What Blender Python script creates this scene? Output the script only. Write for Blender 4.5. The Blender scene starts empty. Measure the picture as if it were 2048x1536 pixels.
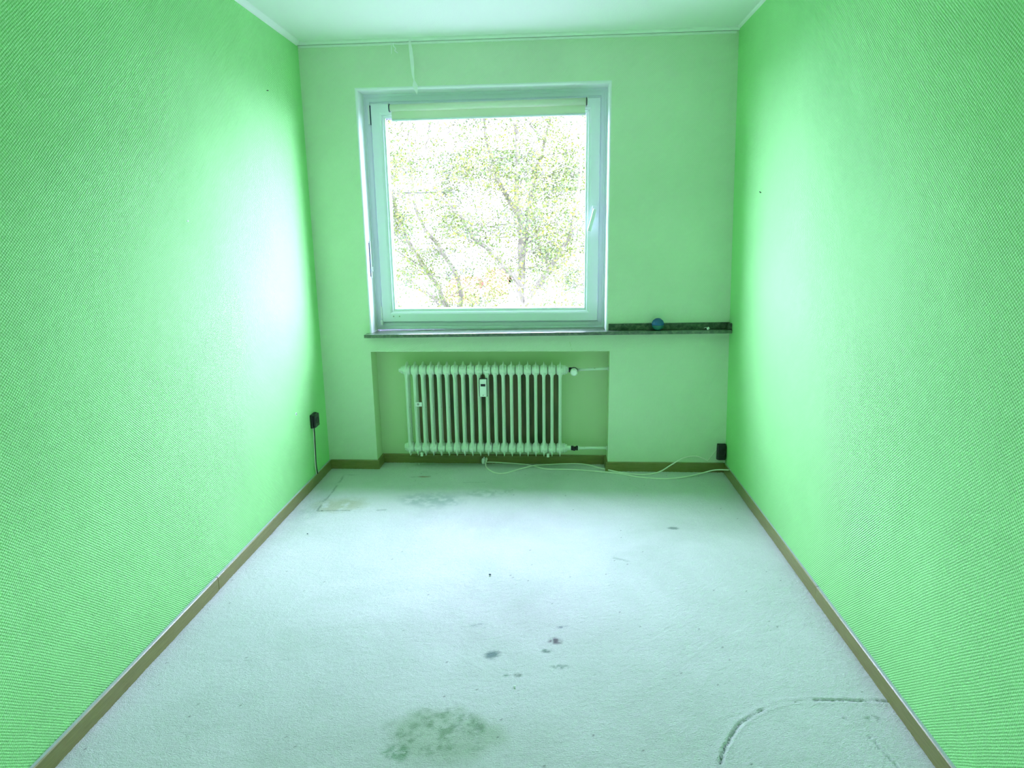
import bpy, bmesh, math, random
import numpy as np
from mathutils import Vector, Matrix, noise
random.seed(7)
rng = np.random.default_rng(7)
S = bpy.context.scene
COL = S.collection

# ------------------------------------------------------------------ camera
cd = bpy.data.cameras.new('camera'); cam = bpy.data.objects.new('camera', cd); COL.objects.link(cam)
CP = Vector((1.41269, -3.91868, 1.45106)); YAW, PIT, ROL, FPX = 0.060745, 0.225614, -0.0148524, 1317.68
_f = Vector((-math.sin(YAW)*math.cos(PIT), math.cos(YAW)*math.cos(PIT), -math.sin(PIT)))
_r = Vector((math.cos(YAW), math.sin(YAW), 0)); _u = _r.cross(_f)
_r2 = math.cos(ROL)*_r + math.sin(ROL)*_u; _u2 = -math.sin(ROL)*_r + math.cos(ROL)*_u
cam.matrix_world = Matrix(((_r2.x, _u2.x, -_f.x, CP.x), (_r2.y, _u2.y, -_f.y, CP.y), (_r2.z, _u2.z, -_f.z, CP.z), (0, 0, 0, 1)))
cd.sensor_width = 36; cd.lens = FPX*36/2048; cd.clip_start = 0.05; cd.clip_end = 300
S.camera = cam

# ------------------------------------------------------------------ sky, daylight through the window, exposure
w = bpy.data.worlds.new('sky'); S.world = w; w.use_nodes = True
bg = w.node_tree.nodes['Background']; bg.inputs[0].default_value = (0.86, 0.84, 1.32, 1); bg.inputs[1].default_value = 39.5
S.view_settings.view_transform = 'Standard'; S.view_settings.look = 'None'
S.view_settings.exposure = 0.0; S.view_settings.gamma = 1.0; S.view_settings.use_curve_mapping = False
ld = bpy.data.lights.new('window_portal', 'AREA'); ld.shape = 'RECTANGLE'; ld.size = 1.5; ld.size_y = 1.40
ld.cycles.is_portal = True
lo = bpy.data.objects.new('window_portal', ld); lo.location = (1.03, 0.27, 1.56)
lo.rotation_euler = (math.radians(-90), 0, 0); COL.objects.link(lo)
S.cycles.max_bounces = 12; S.cycles.diffuse_bounces = 8; S.cycles.glossy_bounces = 3
S.cycles.transparent_max_bounces = 8; S.cycles.caustics_reflective = False; S.cycles.caustics_refractive = False
S.cycles.sample_clamp_indirect = 8

# ------------------------------------------------------------------ materials
def newmat(name, col, rough=0.6, spec=0.5, metal=0.0, coat=0.0):
    m = bpy.data.materials.new(name); m.use_nodes = True
    b = m.node_tree.nodes['Principled BSDF']
    b.inputs['Base Color'].default_value = (*col, 1); b.inputs['Roughness'].default_value = rough
    b.inputs['Specular IOR Level'].default_value = spec; b.inputs['Metallic'].default_value = metal
    if coat: b.inputs['Coat Weight'].default_value = coat; b.inputs['Coat Roughness'].default_value = 0.25
    return m
class G:
    """small node helper"""
    def __init__(s, m): s.m = m; s.t = m.node_tree; s.b = s.t.nodes.get('Principled BSDF'); s.co = s.t.nodes.new('ShaderNodeTexCoord').outputs['Object']
    def l(s, a, b): s.t.links.new(a, b)
    def noise(s, scale, detail=3, rough=0.6, vec=None, dist=0):
        n = s.t.nodes.new('ShaderNodeTexNoise'); n.inputs['Scale'].default_value = scale; n.inputs['Detail'].default_value = detail
        n.inputs['Roughness'].default_value = rough; n.inputs['Distortion'].default_value = dist; s.l(vec or s.co, n.inputs['Vector']); return n.outputs['Fac']
    def map(s, scale=(1, 1, 1), vec=None):
        n = s.t.nodes.new('ShaderNodeMapping'); n.inputs['Scale'].default_value = scale; s.l(vec or s.co, n.inputs['Vector']); return n.outputs['Vector']
    def ramp(s, fac, stops):
        n = s.t.nodes.new('ShaderNodeValToRGB'); e = n.color_ramp.elements
        while len(e) < len(stops): e.new(0.5)
        for x, (p, c) in zip(e, stops): x.position = p; x.color = (*c, 1) if len(c) == 3 else c
        s.l(fac, n.inputs['Fac']); return n.outputs['Color']
    def math(s, op, a, b=None):
        n = s.t.nodes.new('ShaderNodeMath'); n.operation = op
        for i, v in enumerate((a, b)):
            if v is None: continue
            if isinstance(v, (int, float)): n.inputs[i].default_value = v
            else: s.l(v, n.inputs[i])
        return n.outputs[0]
    def mix(s, fac, a, b, typ='MIX'):
        n = s.t.nodes.new('ShaderNodeMix'); n.data_type = 'RGBA'; n.blend_type = typ
        for k, v in ((0, fac), (6, a), (7, b)):
            if isinstance(v, (int, float)): n.inputs[k].default_value = v
            elif isinstance(v, tuple): n.inputs[k].default_value = (*v, 1)
            else: s.l(v, n.inputs[k])
        return n.outputs[2]
    def bump(s, h, dist, strength=1.0, prev=None):
        n = s.t.nodes.new('ShaderNodeBump'); n.inputs['Distance'].default_value = dist; n.inputs['Strength'].default_value = strength
        s.l(h, n.inputs['Height'])
        if prev: s.l(prev, n.inputs['Normal'])
        s.l(n.outputs[0], s.b.inputs['Normal']); return n.outputs[0]

def wallpaper(name, col, ax, rough=0.5, spec=0.5, depth=0.0017):
    """woven glass-fibre wallpaper: staggered dimples about 10 mm apart, painted"""
    m = newmat(name, col, rough, spec); g = G(m)
    sp = g.t.nodes.new('ShaderNodeSeparateXYZ')
    wob = g.t.nodes.new('ShaderNodeTexNoise'); wob.inputs['Scale'].default_value = 9.0; g.l(g.co, wob.inputs['Vector'])
    ad = g.t.nodes.new('ShaderNodeVectorMath'); ad.operation = 'MULTIPLY_ADD'; g.l(wob.outputs['Color'], ad.inputs[0]); ad.inputs[1].default_value = (.007, .007, .007); g.l(g.co, ad.inputs[2])
    g.l(ad.outputs[0], sp.inputs[0])
    a = sp.outputs[ax]; z = sp.outputs[2]
    h = g.math('MULTIPLY', g.math('SINE', g.math('MULTIPLY', a, 2*math.pi/0.0105)), g.math('SINE', g.math('MULTIPLY', z, 2*math.pi/0.0095)))
    rib = g.math('MULTIPLY', g.math('COSINE', g.math('ADD', g.math('MULTIPLY', a, 2*math.pi/0.0105), g.math('MULTIPLY', z, 2*math.pi/0.0095))), 0.22)
    h = g.math('ADD', h, rib)
    h = g.math('ADD', h, g.math('MULTIPLY', g.noise(260, 2), 0.9))
    n1 = g.bump(h, depth, 1.0)
    g.bump(g.noise(2.2, 3), 0.02, 0.5, n1)
    d = g.ramp(g.noise(1.3, 4), [(0.3, tuple(c*0.93 for c in col)), (0.7, tuple(min(1, c*1.05) for c in col))])
    g.l(d, g.b.inputs['Base Color'])
    return m
M = {}
GREEN = (0.375, 0.865, 0.325)
M['green_l'] = wallpaper('green_wallpaper', GREEN, 1)
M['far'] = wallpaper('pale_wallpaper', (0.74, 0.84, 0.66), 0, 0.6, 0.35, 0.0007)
M['back'] = newmat('rear_wall_paint', (0.90, 0.92, 0.90), 0.8)
M['ceiling'] = newmat('ceiling_paint', (0.90, 0.92, 0.90), 0.85, 0.3)
g = G(M['ceiling']); g.bump(g.noise(130, 3), 0.0015, 0.6)
M['reveal'] = newmat('white_plaster', (0.82, 0.85, 0.85), 0.55); g = G(M['reveal']); g.bump(g.noise(40, 3), 0.001, 0.4)
M['pvc'] = newmat('white_pvc', (0.88, 0.90, 0.98), 0.32, 0.5)
M['bead'] = newmat('glazing_bead_pvc', (0.86, 0.88, 0.96), 0.3, 0.5)
M['gasket'] = newmat('gasket_rubber', (0.03, 0.06, 0.12), 0.6)
M['dark'] = newmat('dark_plastic', (0.012, 0.014, 0.016), 0.35)
M['white_pl'] = newmat('white_plastic', (0.92, 0.93, 0.92), 0.4)
M['cable'] = newmat('cable_white', (0.90, 0.90, 0.80), 0.5)
M['dcable'] = newmat('cable_dark', (0.03, 0.05, 0.03), 0.5)
M['metal'] = newmat('dull_metal', (0.42, 0.42, 0.38), 0.35, 0.5, 0.8)
M['blind'] = newmat('blind_fabric', (0.86, 0.86, 0.74), 0.7); g = G(M['blind']); g.bump(g.noise(500, 2), 0.0004, 0.5)
M['radiator'] = newmat('radiator_enamel', (0.74, 0.82, 0.72), 0.3, 0.5)
g = G(M['radiator']); rb = g.noise(38, 2)
g.l(g.ramp(g.noise(60, 3), [(0.27, (0.30, 0.25, 0.14)), (0.30, (0.74, 0.82, 0.72)), (0.8, (0.78, 0.84, 0.76))]), g.b.inputs['Base Color']); g.bump(rb, 0.001, 0.4)
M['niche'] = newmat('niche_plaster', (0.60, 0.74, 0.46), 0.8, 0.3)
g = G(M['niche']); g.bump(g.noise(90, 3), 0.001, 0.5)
M['foil'] = newmat('heat_shield', (0.10, 0.10, 0.06), 0.7)
g = G(M['foil']); g.l(g.ramp(g.noise(14, 3, vec=g.map((1, 1, .15))), [(0.35, (0.12, 0.15, 0.09)), (0.65, (0.34, 0.24, 0.15))]), g.b.inputs['Base Color'])
# stone sill
M['stone'] = newmat('green_marble', (0.1, 0.16, 0.1), 0.38, 1.0, coat=1.0)
g = G(M['stone'])
g.l(g.ramp(g.noise(34, 5, 0.7, dist=1.2), [(0.33, (0.018, 0.04, 0.022)), (0.5, (0.06, 0.095, 0.06)), (0.66, (0.15, 0.17, 0.12))]), g.b.inputs['Base Color'])
M['stone_back'] = M['stone'].copy(); _b = M['stone_back'].node_tree.nodes['Principled BSDF']; _b.inputs['Coat Weight'].default_value = 0; _b.inputs['Specular IOR Level'].default_value = 0.4
# skirting wood
M['wood'] = newmat('skirting_wood', (0.2, 0.18, 0.06), 0.38, 0.5, coat=0.3)
g = G(M['wood'])
v = g.map((3, 3, 60)); c1 = g.ramp(g.noise(4.5, 5, 0.65, vec=v, dist=0.4), [(0.3, (0.15, 0.13, 0.022)), (0.7, (0.26, 0.23, 0.06))])
g.l(g.mix(g.math('MULTIPLY', g.noise(30, 3), 0.35), c1, (0.29, 0.29, 0.15)), g.b.inputs['Base Color']); g.bump(g.noise(60, 3, vec=v), 0.0006, 0.4)
# carpet
M['carpet'] = newmat('carpet_pile', (0.75, 0.75, 0.75), 0.95, 0.1)
g = G(M['carpet'])
fib = g.noise(330, 3, 0.75); fib2 = g.noise(120, 3, 0.7, vec=g.map((1, 1.6, 1)))
base = g.ramp(fib, [(0.3, (0.56, 0.58, 0.58)), (0.7, (0.80, 0.79, 0.80))])
big = g.ramp(g.noise(1.6, 5, 0.65, dist=0.6), [(0.36, (0.86, 0.90, 0.86)), (0.62, (1, 1, 1))])
base = g.mix(1.0, base, big, 'MULTIPLY')
at = g.t.nodes.new('ShaderNodeAttribute'); at.attribute_name = 'stain'
base = g.mix(1.0, base, at.outputs['Color'], 'MULTIPLY')
g.l(base, g.b.inputs['Base Color'])
hh = g.math('ADD', fib, g.math('MULTIPLY', fib2, 1.3)); g.bump(hh, 0.006, 0.55)
# glass: mostly clear with a faint Fresnel mirror
mg = bpy.data.materials.new('window_glass'); mg.use_nodes = True; t = mg.node_tree; t.nodes.clear()
o = t.nodes.new('ShaderNodeOutputMaterial'); mx = t.nodes.new('ShaderNodeMixShader'); tr = t.nodes.new('ShaderNodeBsdfTransparent'); gl = t.nodes.new('ShaderNodeBsdfGlossy')
lw_ = t.nodes.new('ShaderNodeLayerWeight'); lw_.inputs['Blend'].default_value = 0.5
pw_ = t.nodes.new('ShaderNodeMath'); pw_.operation = 'POWER'; t.links.new(lw_.outputs['Facing'], pw_.inputs[0]); pw_.inputs[1].default_value = 5.0
fr = t.nodes.new('ShaderNodeMath'); fr.operation = 'MULTIPLY_ADD'; t.links.new(pw_.outputs[0], fr.inputs[0]); fr.inputs[1].default_value = 0.6; fr.inputs[2].default_value = 0.025; gl.inputs['Roughness'].default_value = 0.0; tr.inputs[0].default_value = (0.96, 0.98, 0.97, 1)
t.links.new(fr.outputs[0], mx.inputs[0]); t.links.new(tr.outputs[0], mx.inputs[1]); t.links.new(gl.outputs[0], mx.inputs[2]); t.links.new(mx.outputs[0], o.inputs[0]); M['glass'] = mg
M['ball'] = newmat('blue_glass', (0.01, 0.10, 0.30), 0.12, 0.6); M['ball2'] = newmat('teal_glass', (0.02, 0.16, 0.14), 0.1, 0.7)
# outside
M['facade'] = newmat('pale_render', (0.7,.7,.7), 0.9); g = G(M['facade']); g.l(g.ramp(g.noise(.7, 3), [(0.3, (0.66, 0.64, 0.64)), (0.7, (0.76, 0.74, 0.74))]), g.b.inputs['Base Color'])
M['fglass'] = newmat('facade_glass', (0.12, 0.13, 0.12), 0.5, 0.1)
M['fslab'] = newmat('balcony_slab', (0.085, 0.09, 0.07), 0.8, 0.1)
M['roof'] = newmat('roof_felt', (0.12, 0.11, 0.11), 0.9)
M['orange'] = newmat('orange_canvas', (0.25, 0.060, 0.042), 0.8, 0.05); M['yellow'] = newmat('yellow_canvas', (0.27, 0.12, 0.07), 0.8, 0.05)
M['lawn'] = newmat('pale_paving', (0.5, 0.5, 0.5), 0.95); g = G(M['lawn']); g.l(g.ramp(g.noise(1.2, 5), [(0.35, (0.10, 0.10, 0.095)), (0.65, (0.15, 0.15, 0.145))]), g.b.inputs['Base Color'])
M['bark'] = newmat('bark', (0.085, 0.06, 0.048), 0.9, 0.1); g = G(M['bark']); g.l(g.ramp(g.noise(9, 4), [(0.35, (0.085, 0.080, 0.055)), (0.65, (0.14, 0.13, 0.09))]), g.b.inputs['Base Color'])
M['leaf'] = newmat('spring_leaves', (0.12, 0.15, 0.03), 0.7, 0.05)
g = G(M['leaf']); g.l(g.ramp(g.noise(2.6, 3, 0.8), [(0.36, (0.050, 0.085, 0.030)), (0.5, (0.078, 0.108, 0.026)), (0.68, (0.115, 0.130, 0.010))]), g.b.inputs['Base Color'])

# ------------------------------------------------------------------ object helpers
TH = -0.0079025
FWM = Matrix.Rotation(TH, 4, 'Z')          # the window wall stands slightly out of square
def mesh(name, verts, faces, m, parent=None, fw=False, smooth=False, mats=None, mi=None):
    me = bpy.data.meshes.new(name)
    if fw: verts = [tuple(FWM @ Vector(v)) for v in verts]
    me.from_pydata([tuple(v) for v in verts], [], faces); me.materials.append(m)
    if mats:
        for x in mats: me.materials.append(x)
        for i, p in enumerate(me.polygons): p.material_index = mi[i]
    if smooth: me.polygons.foreach_set('use_smooth', [True]*len(me.polygons))
    o = bpy.data.objects.new(name, me); COL.objects.link(o); o.parent = parent
    bm = bmesh.new(); bm.from_mesh(me); bmesh.ops.recalc_face_normals(bm, faces=bm.faces); bm.to_mesh(me); bm.free()
    return o
def tag(o, label=None, cat=None, group=None, kind=None):
    for k, v in (('label', label), ('category', cat), ('group', group), ('kind', kind)):
        if v: o[k] = v
    return o
def empty(name, loc, label=None, cat=None, group=None, kind=None, fw=False):
    o = bpy.data.objects.new(name, None); COL.objects.link(o); o.location = (FWM @ Vector(loc)) if fw else loc
    o.empty_display_size = 0.05
    return tag(o, label, cat, group, kind)
def keep(o, parent):
    """parent o without moving it"""
    o.parent = parent; o.matrix_parent_inverse = Matrix.Translation(-Vector(parent.location)); return o
class MB:
    def __init__(s): s.v = []; s.f = []
    def add(s, v, f): n = len(s.v); s.v += [tuple(x) for x in v]; s.f += [tuple(i+n for i in q) for q in f]; return s
    def box(s, x0, x1, y0, y1, z0, z1, b=0.0, skew=None):
        """box with chamfered edges (b)"""
        bm = bmesh.new(); bmesh.ops.create_cube(bm, size=1)
        for v in bm.verts: v.co = Vector(((x0+x1)/2+v.co.x*(x1-x0), (y0+y1)/2+v.co.y*(y1-y0), (z0+z1)/2+v.co.z*(z1-z0)))
        if b: bmesh.ops.bevel(bm, geom=bm.edges[:], offset=b, segments=2, profile=0.6, affect='EDGES')
        if skew:
            for v in bm.verts: v.co = Vector(skew(v.co))
        bm.verts.index_update(); s.add([v.co for v in bm.verts], [[v.index for v in f.verts] for f in bm.faces]); bm.free(); return s
    def prism(s, prof, a, b, axis):
        """closed profile swept from a to b along axis; prof = list of the two other coordinates"""
        def P(p, t): return {'x': (t, p[0], p[1]), 'y': (p[0], t, p[1]), 'z': (p[0], p[1], t)}[axis]
        n = len(prof); v = [P(p, a) for p in prof] + [P(p, b) for p in prof]
        f = [(i, (i+1) % n, n+(i+1) % n, n+i) for i in range(n)] + [tuple(range(n))[::-1], tuple(range(n, 2*n))]
        return s.add(v, f)
    def tube(s, pts, r, seg=8, caps=True):
        pts = [Vector(p) for p in pts]; rs = r if isinstance(r, (list, tuple)) else [r]*len(pts)
        v = []; f = []; nprev = None
        for i, p in enumerate(pts):
            t = (pts[min(i+1, len(pts)-1)] - pts[max(i-1, 0)]).normalized()
            if nprev is None:
                nprev = t.orthogonal().normalized()
            n1 = (nprev - t*nprev.dot(t)); n1 = n1.normalized() if n1.length > 1e-6 else t.orthogonal().normalized(); nprev = n1; b1 = t.cross(n1)
            for k in range(seg):
                a = 2*math.pi*k/seg; v.append(p + (n1*math.cos(a)+b1*math.sin(a))*rs[i])
        for i in range(len(pts)-1):
            for k in range(seg): f.append((i*seg+k, i*seg+(k+1) % seg, (i+1)*seg+(k+1) % seg, (i+1)*seg+k))
        if caps: f.append(tuple(range(seg))[::-1]); f.append(tuple(range((len(pts)-1)*seg, len(pts)*seg)))
        return s.add(v, f)
    def lathe(s, prof, c, axis='y', seg=20, sc=(1, 1)):
        """prof = (r, t) pairs along axis through c"""
        v = []; f = []
        for r, t in prof:
            for k in range(seg):
                a = 2*math.pi*k/seg; p, q = r*math.cos(a)*sc[0], r*math.sin(a)*sc[1]
                d = {'x': (t, p, q), 'y': (p, t, q), 'z': (p, q, t)}[axis]; v.append((c[0]+d[0], c[1]+d[1], c[2]+d[2]))
        m_ = len(prof)
        for i in range(m_-1):
            for k in range(seg): f.append((i*seg+k, i*seg+(k+1) % seg, (i+1)*seg+(k+1) % seg, (i+1)*seg+k))
        f.append(tuple(range(seg))); f.append(tuple(range((m_-1)*seg, m_*seg)))
        return s.add(v, f)
    def ring(s, x0, x1, z0, z1, prof):
        """profile (inset, y) swept round the rectangle, mitred at the corners; closed profile"""
        n = len(prof); v = []
        for ins, y in prof: v += [(x0+ins, y, z0+ins), (x1-ins, y, z0+ins), (x1-ins, y, z1-ins), (x0+ins, y, z1-ins)]
        f = []
        for i in range(n):
            j = (i+1) % n
            for k in range(4): f.append((i*4+k, i*4+(k+1) % 4, j*4+(k+1) % 4, j*4+k))
        return s.add(v, f)
    def out(s, name, m, parent=None, fw=False, smooth=False): return mesh(name, s.v, s.f, m, parent, fw, smooth)
def spline(pts, n=8):
    P = [Vector(p) for p in pts]; P = [P[0]*2-P[1]] + P + [P[-1]*2-P[-2]]; out = []
    for i in range(1, len(P)-2):
        for k in range(n):
            t = k/n; a, b, c, d = P[i-1:i+3]
            out.append(0.5*((2*b)+(c-a)*t+(2*a-5*b+4*c-d)*t*t+(3*b-a-3*c+d)*t**3))
    return out+[P[-2]]

W = 2.48233; SL = 0.0031877; SR = -0.0278413; H = 2.5; YB = -4.30
def st(o): o['kind'] = 'structure'; return o
NX0, NX1, NZ, ND = 0.3115, 1.7625, 0.7535, 0.125      # radiator niche
RX0, RX1, RZ0, RZ1 = 0.3145, 1.7465, 0.868, 2.2555    # window opening
WT = 0.225
# ------------------------------------------------------------------ walls
st(mesh('wall_left', [(-.2, YB-.2, -.08), (-.2, .45, -.08), (0, .45, -.08), (0, YB-.2, -.08), (-.2, YB-.2, 2.6), (-.2, .45, 2.6), (SL*2.6, .45, 2.6), (SL*2.6, YB-.2, 2.6)],
     [(0, 1, 2, 3), (4, 5, 6, 7), (0, 1, 5, 4), (1, 2, 6, 5), (2, 3, 7, 6), (3, 0, 4, 7)], M['green_l']))
st(mesh('wall_right', [(W+.25, YB-.2, -.08), (W+.25, .45, -.08), (W, .45, -.08), (W, YB-.2, -.08), (W+.25, YB-.2, 2.6), (W+.25, .45, 2.6), (W+SR*2.6, .45, 2.6), (W+SR*2.6, YB-.2, 2.6)],
     [(0, 1, 2, 3), (4, 5, 6, 7), (0, 1, 5, 4), (1, 2, 6, 5), (2, 3, 7, 6), (3, 0, 4, 7)], M['green_l']))
def far_wall():
    xs = [-0.1, RX0, RX1, 2.6]; zs = [-.08, NZ, RZ0, RZ1, 2.6]
    def cell(i, j):
        if i == 1 and j == 0: return ND
        if i == 1 and j == 2: return None
        return 0.0
    v = []; f = []; mi = []
    def q(a, b, c, d, k=0): n = len(v); v.extend((a, b, c, d)); f.append((n, n+1, n+2, n+3)); mi.append(k)
    X = lambda i, j: (NX0 if i == 1 else NX1) if (j == 0 and i in (1, 2)) else xs[i]
    for j in range(4):
        for i in range(3):
            d = cell(i, j); x0, x1, z0, z1 = X(i, j), X(i+1, j), zs[j], zs[j+1]
            if d is None:
                for (a, b) in (((x0, z0), (x0, z1)), ((x1, z0), (x1, z1)), ((x0, z0), (x1, z0)), ((x0, z1), (x1, z1))):
                    q((a[0], 0, a[1]), (b[0], 0, b[1]), (b[0], WT, b[1]), (a[0], WT, a[1]), 1)
                continue
            q((x0, d, z0), (x1, d, z0), (x1, d, z1), (x0, d, z1), 2 if d else 0); q((x0, WT, z0), (x1, WT, z0), (x1, WT, z1), (x0, WT, z1))
            if d:
                for (a, b) in (((x0, z0), (x0, z1)), ((x1, z0), (x1, z1)), ((x0, z1), (x1, z1))): q((a[0], 0, a[1]), (b[0], 0, b[1]), (b[0], d, b[1]), (a[0], d, a[1]), 2)
    return mesh('wall_far', v, f, M['far'], None, True, False, [M['reveal'], M['niche']], mi)
st(far_wall())
st(MB().box(-.2, W+.25, YB-.15, YB, -.08, 2.6).out('wall_back', M['back']))
st(MB().box(-.2, W+.25, YB-.15, .4, H, H+.15).out('ceiling', M['ceiling']))

# ------------------------------------------------------------------ floor: carpet with cut seams, dents and stains
def seg_dist(X, Y, pts):
    D = np.full(X.shape, 9.0); side = np.zeros(X.shape)
    for (x0, y0), (x1, y1) in zip(pts[:-1], pts[1:]):
        dx, dy = x1-x0, y1-y0; L = dx*dx+dy*dy; t = np.clip(((X-x0)*dx+(Y-y0)*dy)/L, 0, 1)
        d = np.hypot(X-x0-t*dx, Y-y0-t*dy); m = d < D; D[m] = d[m]; side[m] = np.sign((X-x0)*dy-(Y-y0)*dx)[m]
    return D, side
def sm2(n):
    def f(X, Y, s, seed):
        r = np.random.default_rng(seed); g_ = r.random((64, 64)); u = (X*s) % 63; v_ = (Y*s) % 63
        i, j = u.astype(int), v_.astype(int); a, b = u-i, v_-j; a = a*a*(3-2*a); b = b*b*(3-2*b)
        return (g_[i, j]*(1-a)+g_[i+1, j]*a)*(1-b)+(g_[i, j+1]*(1-a)+g_[i+1, j+1]*a)*b
    return f
vn = sm2(0)
def fbm(X, Y, s, seed): return vn(X, Y, s, seed)*.5+vn(X, Y, s*2.1, seed+1)*.28+vn(X, Y, s*4.3, seed+2)*.15+vn(X, Y, s*9, seed+3)*.07
SEAM = [(2.50, -2.062), (2.351, -2.062), (2.195, -2.069), (2.129, -2.082), (2.056, -2.121), (1.980, -2.177), (1.935, -2.236), (1.894, -2.304), (1.874, -2.36), (1.865, -2.5), (1.87, -2.7)]
CRE = [(2.30, -2.14), (2.34, -2.22), (2.385, -2.40), (2.40, -2.6)]
RECT = [(0.30, -.128), (0.13, -.124), (0.145, -.40), (0.14, -.55), (0.148, -.668), (0.40, -.652), (0.52, -.645)]
def carpet():
    x = np.concatenate([np.arange(0, 2.485, 0.006), [2.485]]); y = np.concatenate([[YB, -3.8, -3.2, -2.8], np.arange(-2.7, 0.128, 0.006), [0.128]])
    X, Y = np.meshgrid(x, y); Z = (rng.random(X.shape)-.5)*0.0022 + (fbm(X, Y, 6, 5)-.5)*0.004
    wig = (fbm(X, Y, 30, 9)-.5)*0.014 + (rng.random(X.shape)-.5)*0.004
    C = np.ones(X.shape+(3,))
    def groove(pts, wd, dep, dark, ridge=0.0, gap=0.0):
        D, sd = seg_dist(X+wig, Y+wig*.7, pts); k = np.exp(-(D/wd)**2)
        if gap: k = k*np.clip((fbm(X, Y, 14, 77)-gap)*8, 0, 1)
        nonlocal Z, C
        Z = Z - dep*k + ridge*np.exp(-((D-0.010)/0.008)**2)
        C = C*(1-dark*k[..., None]*np.array([1.0, .85, .9]))
    groove(SEAM, 0.0030, 0.008, 0.60, 0.0015, 0.40)
    groove(CRE, 0.003, 0.004, 0.35, 0.001, 0.5)
    groove(RECT, 0.005, 0.005, 0.45, 0.002, 0.36)
    groove([(0.89, -.232), (1.02, -.225)], 0.004, 0.003, 0.3)
    groove([(0.56, -0.15), (0.67, -0.130)], 0.005, 0.002, 0.35)
    groove([(0.0, -4.9), (0.0, 0)], 0.012, 0.003, 0.25); groove([(W, -4.9), (W, 0)], 0.012, 0.003, 0.2)
    groove([(.2, -1.95), (.5, -1.93)], 0.006, 0.001, 0.10, 0, .4); groove([(1.7, -1.15), (1.76, -1.18)], 0.006, 0.002, 0.3)
    def blot(cx, cy, rx, ry, col, a, edge=0.25, sc=30, seed=3, lo=0.3):
        nonlocal C
        r = np.hypot((X-cx)/rx, (Y-cy)/ry) + (fbm(X, Y, sc*.5, seed)-.5)*0.7
        k = np.clip((1-r)/edge, 0, 1)*a*np.clip((fbm(X, Y, sc, seed+11)-lo)*4, 0, 1)
        C = C*(1-k[..., None]*(1-np.array(col)))
    blot(1.090, -2.255, .185, .125, (.70, .80, .66), .8, .4, 16, 21, .15)
    blot(1.075, -2.245, .16, .11, (.5, .62, .5), .8, .3, 45, 31, .45)
    blot(0.97, -2.33, .05, .04, (.40, .58, .42), .9, .5, 60, 41, .35); blot(1.16, -2.22, .06, .04, (.5, .62, .52), .8, .5, 60, 43, .4)
    blot(1.205, -1.872, .034, .030, (.34, .42, .44), 1, .5, 70, 51, .2); blot(1.426, -1.785, .030, .024, (.30, .26, .30), 1, .5, 70, 53, .25)
    blot(1.395, -1.845, .022, .014, (.4, .48, .46), 1, .5, 80, 55, .3); blot(1.299, -1.982, .018, .012, (.36, .4, .38), 1, .5, 80, 57, .2)
    blot(1.262, -1.985, .014, .010, (.5, .6, .55), 1, .5, 80, 57, .2); blot(1.46, -1.70, .03, .012, (.45, .5, .55), 1, .5, 80, 59, .35)
    blot(1.44, -1.93, .04, .015, (.5, .58, .55), 1, .5, 80, 60, .4); blot(1.15, -1.70, .05, .02, (.7, .72, .75), 1, .5, 80, 62, .4)
    blot(0.74, -.50, .22, .13, (.62, .72, .70), .9, .6, 26, 63, .3); blot(1.05, -.40, .2, .07, (.68, .76, .72), .9, .6, 26, 65, .3)
    blot(0.27, -.58, .17, .12, (.76, .77, .60), .85, .5, 18, 67, .2); blot(0.10, -.55, .10, .35, (.80, .84, .84), .8, .6, 18, 69, .2)
    blot(1.1, -.78, .5, .25, (.90, .86, .90), .8, .8, 8, 71, .1); blot(1.3, -1.6, .5, .35, (.92, .88, .90), .8, .8, 8, 73, .1)
    blot(.635, -.143, .045, .012, (.75, .42, .36), .9, .6, 40, 75, .1)
    blot(2.02, -.83, .035, .018, (.45, .5, .5), 1, .4, 60, 77, .3); blot(2.384, -2.14, .035, .016, (.4, .52, .42), 1, .5, 60, 79, .3)
    blot(.35, -1.9, .5, .5, (.88, .93, .90), .8, .8, 5, 81, .2); blot(1.3, -2.6, 1.3, .5, (.86, .90, .84), .8, .8, 5, 83, .1)
    spk = rng.random(X.shape) > 0.9996; C[spk] *= 0.45
    ny, nx = X.shape; v = np.stack([X, Y, Z], -1).reshape(-1, 3)
    i = np.arange(ny*nx).reshape(ny, nx); f = np.stack([i[:-1, :-1], i[:-1, 1:], i[1:, 1:], i[1:, :-1]], -1).reshape(-1, 4)
    me = bpy.data.meshes.new('floor'); me.vertices.add(len(v)); me.vertices.foreach_set('co', v.ravel())
    me.loops.add(f.size); me.loops.foreach_set('vertex_index', f.ravel()); me.polygons.add(len(f)); me.polygons.foreach_set('loop_start', np.arange(0, f.size, 4))
    me.update(calc_edges=True); me.polygons.foreach_set('use_smooth', np.ones(len(f), bool))
    ca = me.color_attributes.new('stain', 'FLOAT_COLOR', 'POINT'); ca.data.foreach_set('color', np.concatenate([C, np.ones(C.shape[:2]+(1,))], -1).ravel())
    me.materials.append(M['carpet']); o = bpy.data.objects.new('floor', me); COL.objects.link(o); return o
floor = st(carpet())

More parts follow.
